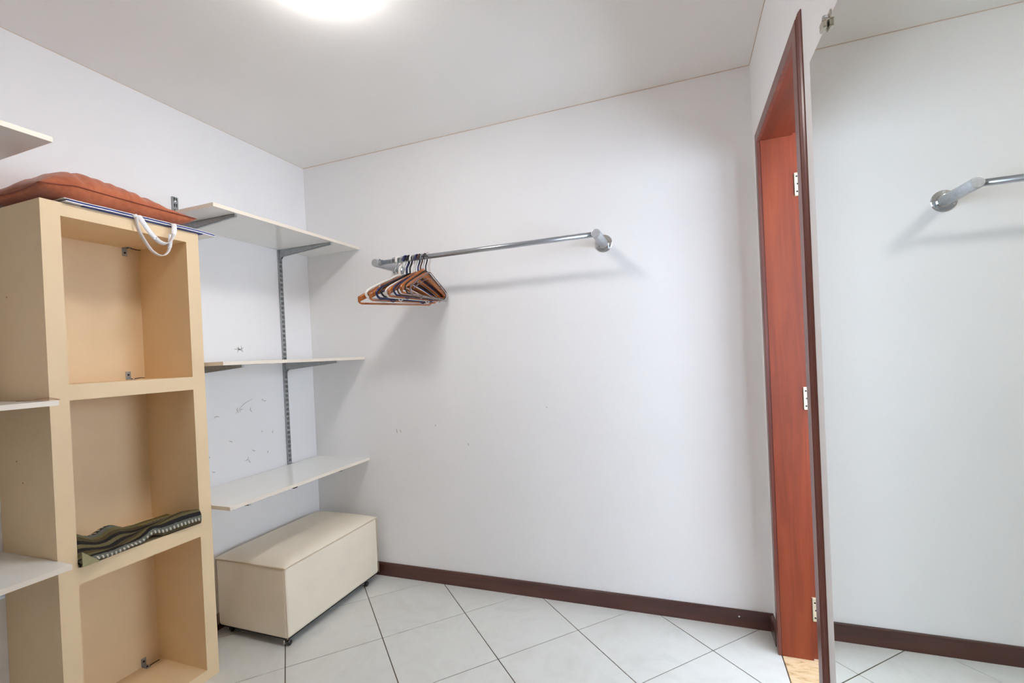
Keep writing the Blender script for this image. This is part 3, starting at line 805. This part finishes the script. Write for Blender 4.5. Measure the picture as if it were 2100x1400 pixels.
# ================================================================== CUSHION
def pillow():
    bm = bmesh.new()
    N, K = 44, 32
    L, D = 0.500, 0.345
    cx, cy, zb = 0.168, -1.205, CT + 0.0168
    def pt(u, v, side):
        # u along y (-1 near .. +1 far), v along x (-1 wall .. +1 front); pinched corners
        pin = 1 - 0.06 * (1 - u * u) - 0
        pv = 1 - 0.055 * (1 - v * v)
        y = cy + u * L / 2 * pv; x = cx + v * D / 2 * pin
        f = max(0.0, (1 - abs(u) ** 2.4)) ** 0.62 * max(0.0, (1 - abs(v) ** 2.8)) ** 0.50
        fb = max(0.0, (1 - abs(u) ** 4)) ** 0.45 * max(0.0, (1 - abs(v) ** 6)) ** 0.42
        thick = 0.122 * (0.88 - 0.22 * u)
        mid = 0.040 - 0.004 * u - 0.022 * max(0, -u - 0.6) / 0.4
        wr = 0.008 * pnoise(Vector((u * 4 + 3, v * 2.5, 1))) + 0.006 * pnoise(Vector((u * 11, v * 3, 5))) * (0.3 + abs(v))
        wr -= 0.006 * math.exp(-((u - 0.02 + 0.25 * v) / 0.03) ** 2) * abs(v) - 0.003 * math.exp(-((u - 0.09 + 0.25 * v) / 0.03) ** 2)
        wr -= 0.005 * math.exp(-((u - 0.42 + 0.15 * v) / 0.03) ** 2) * abs(v)
        wr -= 0.009 * math.exp(-((u + 0.62 - 0.15 * v) / 0.04) ** 2)
        # tucked crease at the near front corner and short gathers along the seams
        wr -= 0.012 * math.exp(-((u + 0.80 + 0.20 * v) / 0.035) ** 2) * (0.5 + 0.5 * v if v > -1 else 0)
        wr -= 0.003 * max(0, math.sin(u * 26 + 2 * v)) ** 6 * abs(v) ** 2
        if side > 0: z = mid + (thick - 0.038) * f + wr * min(1, f * 2)
        else: z = mid - mid * min(1, fb * 1.15) + 0.5 * wr * fb * (1 - fb)
        z = max(z, 0.0)
        return Vector((x, y, zb + z))
    top = [[bm.verts.new(pt(-1 + 2 * i / N, -1 + 2 * j / K, 1)) for j in range(K + 1)] for i in range(N + 1)]
    bot = [[top[i][j] if i in (0, N) or j in (0, K) else bm.verts.new(pt(-1 + 2 * i / N, -1 + 2 * j / K, -1)) for j in range(K + 1)] for i in range(N + 1)]
    for i in range(N):
        for j in range(K):
            bm.faces.new((top[i][j], top[i + 1][j], top[i + 1][j + 1], top[i][j + 1]))
            a = (bot[i][j], bot[i][j + 1], bot[i + 1][j + 1], bot[i + 1][j])
            if len(set(a)) == 4:
                try: bm.faces.new(a)
                except ValueError: pass
    edge = [pt(-1 + 2 * i / N, 1, 1) for i in range(N + 1)] + [pt(1, 1 - 2 * j / K, 1) for j in range(1, K + 1)] + [pt(1 - 2 * i / N, -1, 1) for i in range(1, N + 1)] + [pt(-1, -1 + 2 * j / K, 1) for j in range(1, K)]
    c = thing('cushion', 'rust orange cushion lying on top of the cream box unit', 'cushion', (cx, cy, zb))
    link('cover', bm, M['rust'], c, True)
    bm = bmesh.new(); tube(bm, edge, 0.0022, 6, closed=True); link('seam', bm, M['rustd'], c, True)
pillow()

# ================================================================== FOLDED RUG
def rug():
    zb = OPN[1][0] + 0.0006
    bm = bmesh.new(); uvl = bm.loops.layers.uv.new('UVMap')
    NY = 60; ya, yb = OY0 + 0.002, OY1 - 0.003
    th = 0.0045
    secs = []
    for j in range(NY + 1):
        t = j / NY; y = ya + (yb - ya) * t
        right = max(0, min(1, (t - 0.35) / 0.45)); right = right * right * (3 - 2 * right)
        fh = 0.020 + 0.036 * right + 0.004 * math.sin(t * 9)          # height of the front fold
        lift = 0.016 * math.exp(-((t - 0.56) / 0.07) ** 2)            # gap under the mat near the middle
        xf = 0.322 + 0.006 * math.sin(t * 7 + 1) - 0.004 * right
        q = max(0, min(1, (t - 0.42) / 0.30)); q = q * q * (3 - 2 * q)
        bh = 0.078 - 0.030 * min(1, t / 0.3) - 0.046 * q + 0.010 * math.sin(t * 20) * (1 - q)
        pts = [(0.10, zb + 0.0), (0.17, zb + 0.0), (0.24, zb + lift * 0.5), (xf - 0.03, zb + lift), (xf - 0.006, zb + lift + 0.001), (xf, zb + lift + fh * 0.25), (xf + 0.002, zb + lift + fh * 0.55),
               (xf - 0.006, zb + lift + fh * 0.9), (xf - 0.022, zb + lift + fh), (xf - 0.048, zb + lift * 0.6 + fh * 0.92 + 0.006 * math.sin(t * 16)), (xf - 0.080, zb + fh * 0.72 + 0.35 * bh), (xf - 0.115, zb + fh * 0.6 + 0.75 * bh + 0.004 * math.sin(t * 14)),
               (xf - 0.15, zb + fh * 0.45 + bh), (xf - 0.18, zb + fh * 0.35 + 0.85 * bh), (xf - 0.205, zb + fh * 0.3 + 0.5 * bh + 0.006)]
        c = catmull([(a, y, max(b, zb + (0.0 if k < 5 else 0.008))) for k, (a, b) in enumerate(pts)], 4)
        # thickness by offset in the section plane
        nn = []
        for i, p in enumerate(c):
            tg = c[min(i + 1, len(c) - 1)] - c[max(i - 1, 0)]; q = Vector((tg.z, 0, -tg.x)).normalized()
            nn.append(q)
        outer = [p.copy() for p in c]
        inner = [p - q * th for p, q in zip(c, nn)]
        d = [0.0]
        for i in range(1, len(c)): d.append(d[-1] + (c[i] - c[i - 1]).length)
        secs.append((outer, inner, [k / d[-1] for k in d], t))
    for p_ in secs:
        for o_ in p_[0] + p_[1]:
            if o_.z < zb: o_.z = zb
    G = [([bm.verts.new(p) for p in o], [bm.verts.new(p) for p in i_]) for o, i_, _, _ in secs]
    def quad(a, b, c, d, uv):
        f = bm.faces.new((a, b, c, d))
        for lp, w in zip(f.loops, uv): lp[uvl].uv = w
    n = len(secs[0][0])
    for j in range(NY):
        for k in range(n - 1):
            d0, d1 = secs[j][2], secs[j + 1][2]; t0, t1 = secs[j][3], secs[j + 1][3]
            uv = ((d0[k], t0), (d0[k + 1], t0), (d1[k + 1], t1), (d1[k], t1))
            for s in (0, 1):
                A, B = G[j][s], G[j + 1][s]
                quad(A[k], A[k + 1], B[k + 1], B[k], uv)
        for k in (0, n - 1):
            quad(G[j][0][k], G[j][1][k], G[j + 1][1][k], G[j + 1][0][k], ((0.3, 0.2),) * 4)
    for j in (0, NY):
        for k in range(n - 1):
            quad(G[j][0][k], G[j][0][k + 1], G[j][1][k + 1], G[j][1][k], ((secs[j][2][k], secs[j][3]),) * 4)
    r = thing('folded_rug', 'folded olive and grey striped woven mat lying in the middle niche', 'rug', (0.2, (ya + yb) / 2, zb))
    link('mat', bm, M['rug'], r, True)
    # turned-up corner at the near end
    bm = bmesh.new(); uvl = bm.loops.layers.uv.new('UVMap')
    P = [(0.330, ya + 0.001, zb + 0.002), (0.327, ya + 0.003, zb + 0.050), (0.333, ya + 0.030, zb + 0.022), (0.330, ya + 0.05, zb + 0.002)]
    prism(bm, P, (-0.004, 0, 0))
    link('turned_corner', bm, M['ochre'], r)
rug()
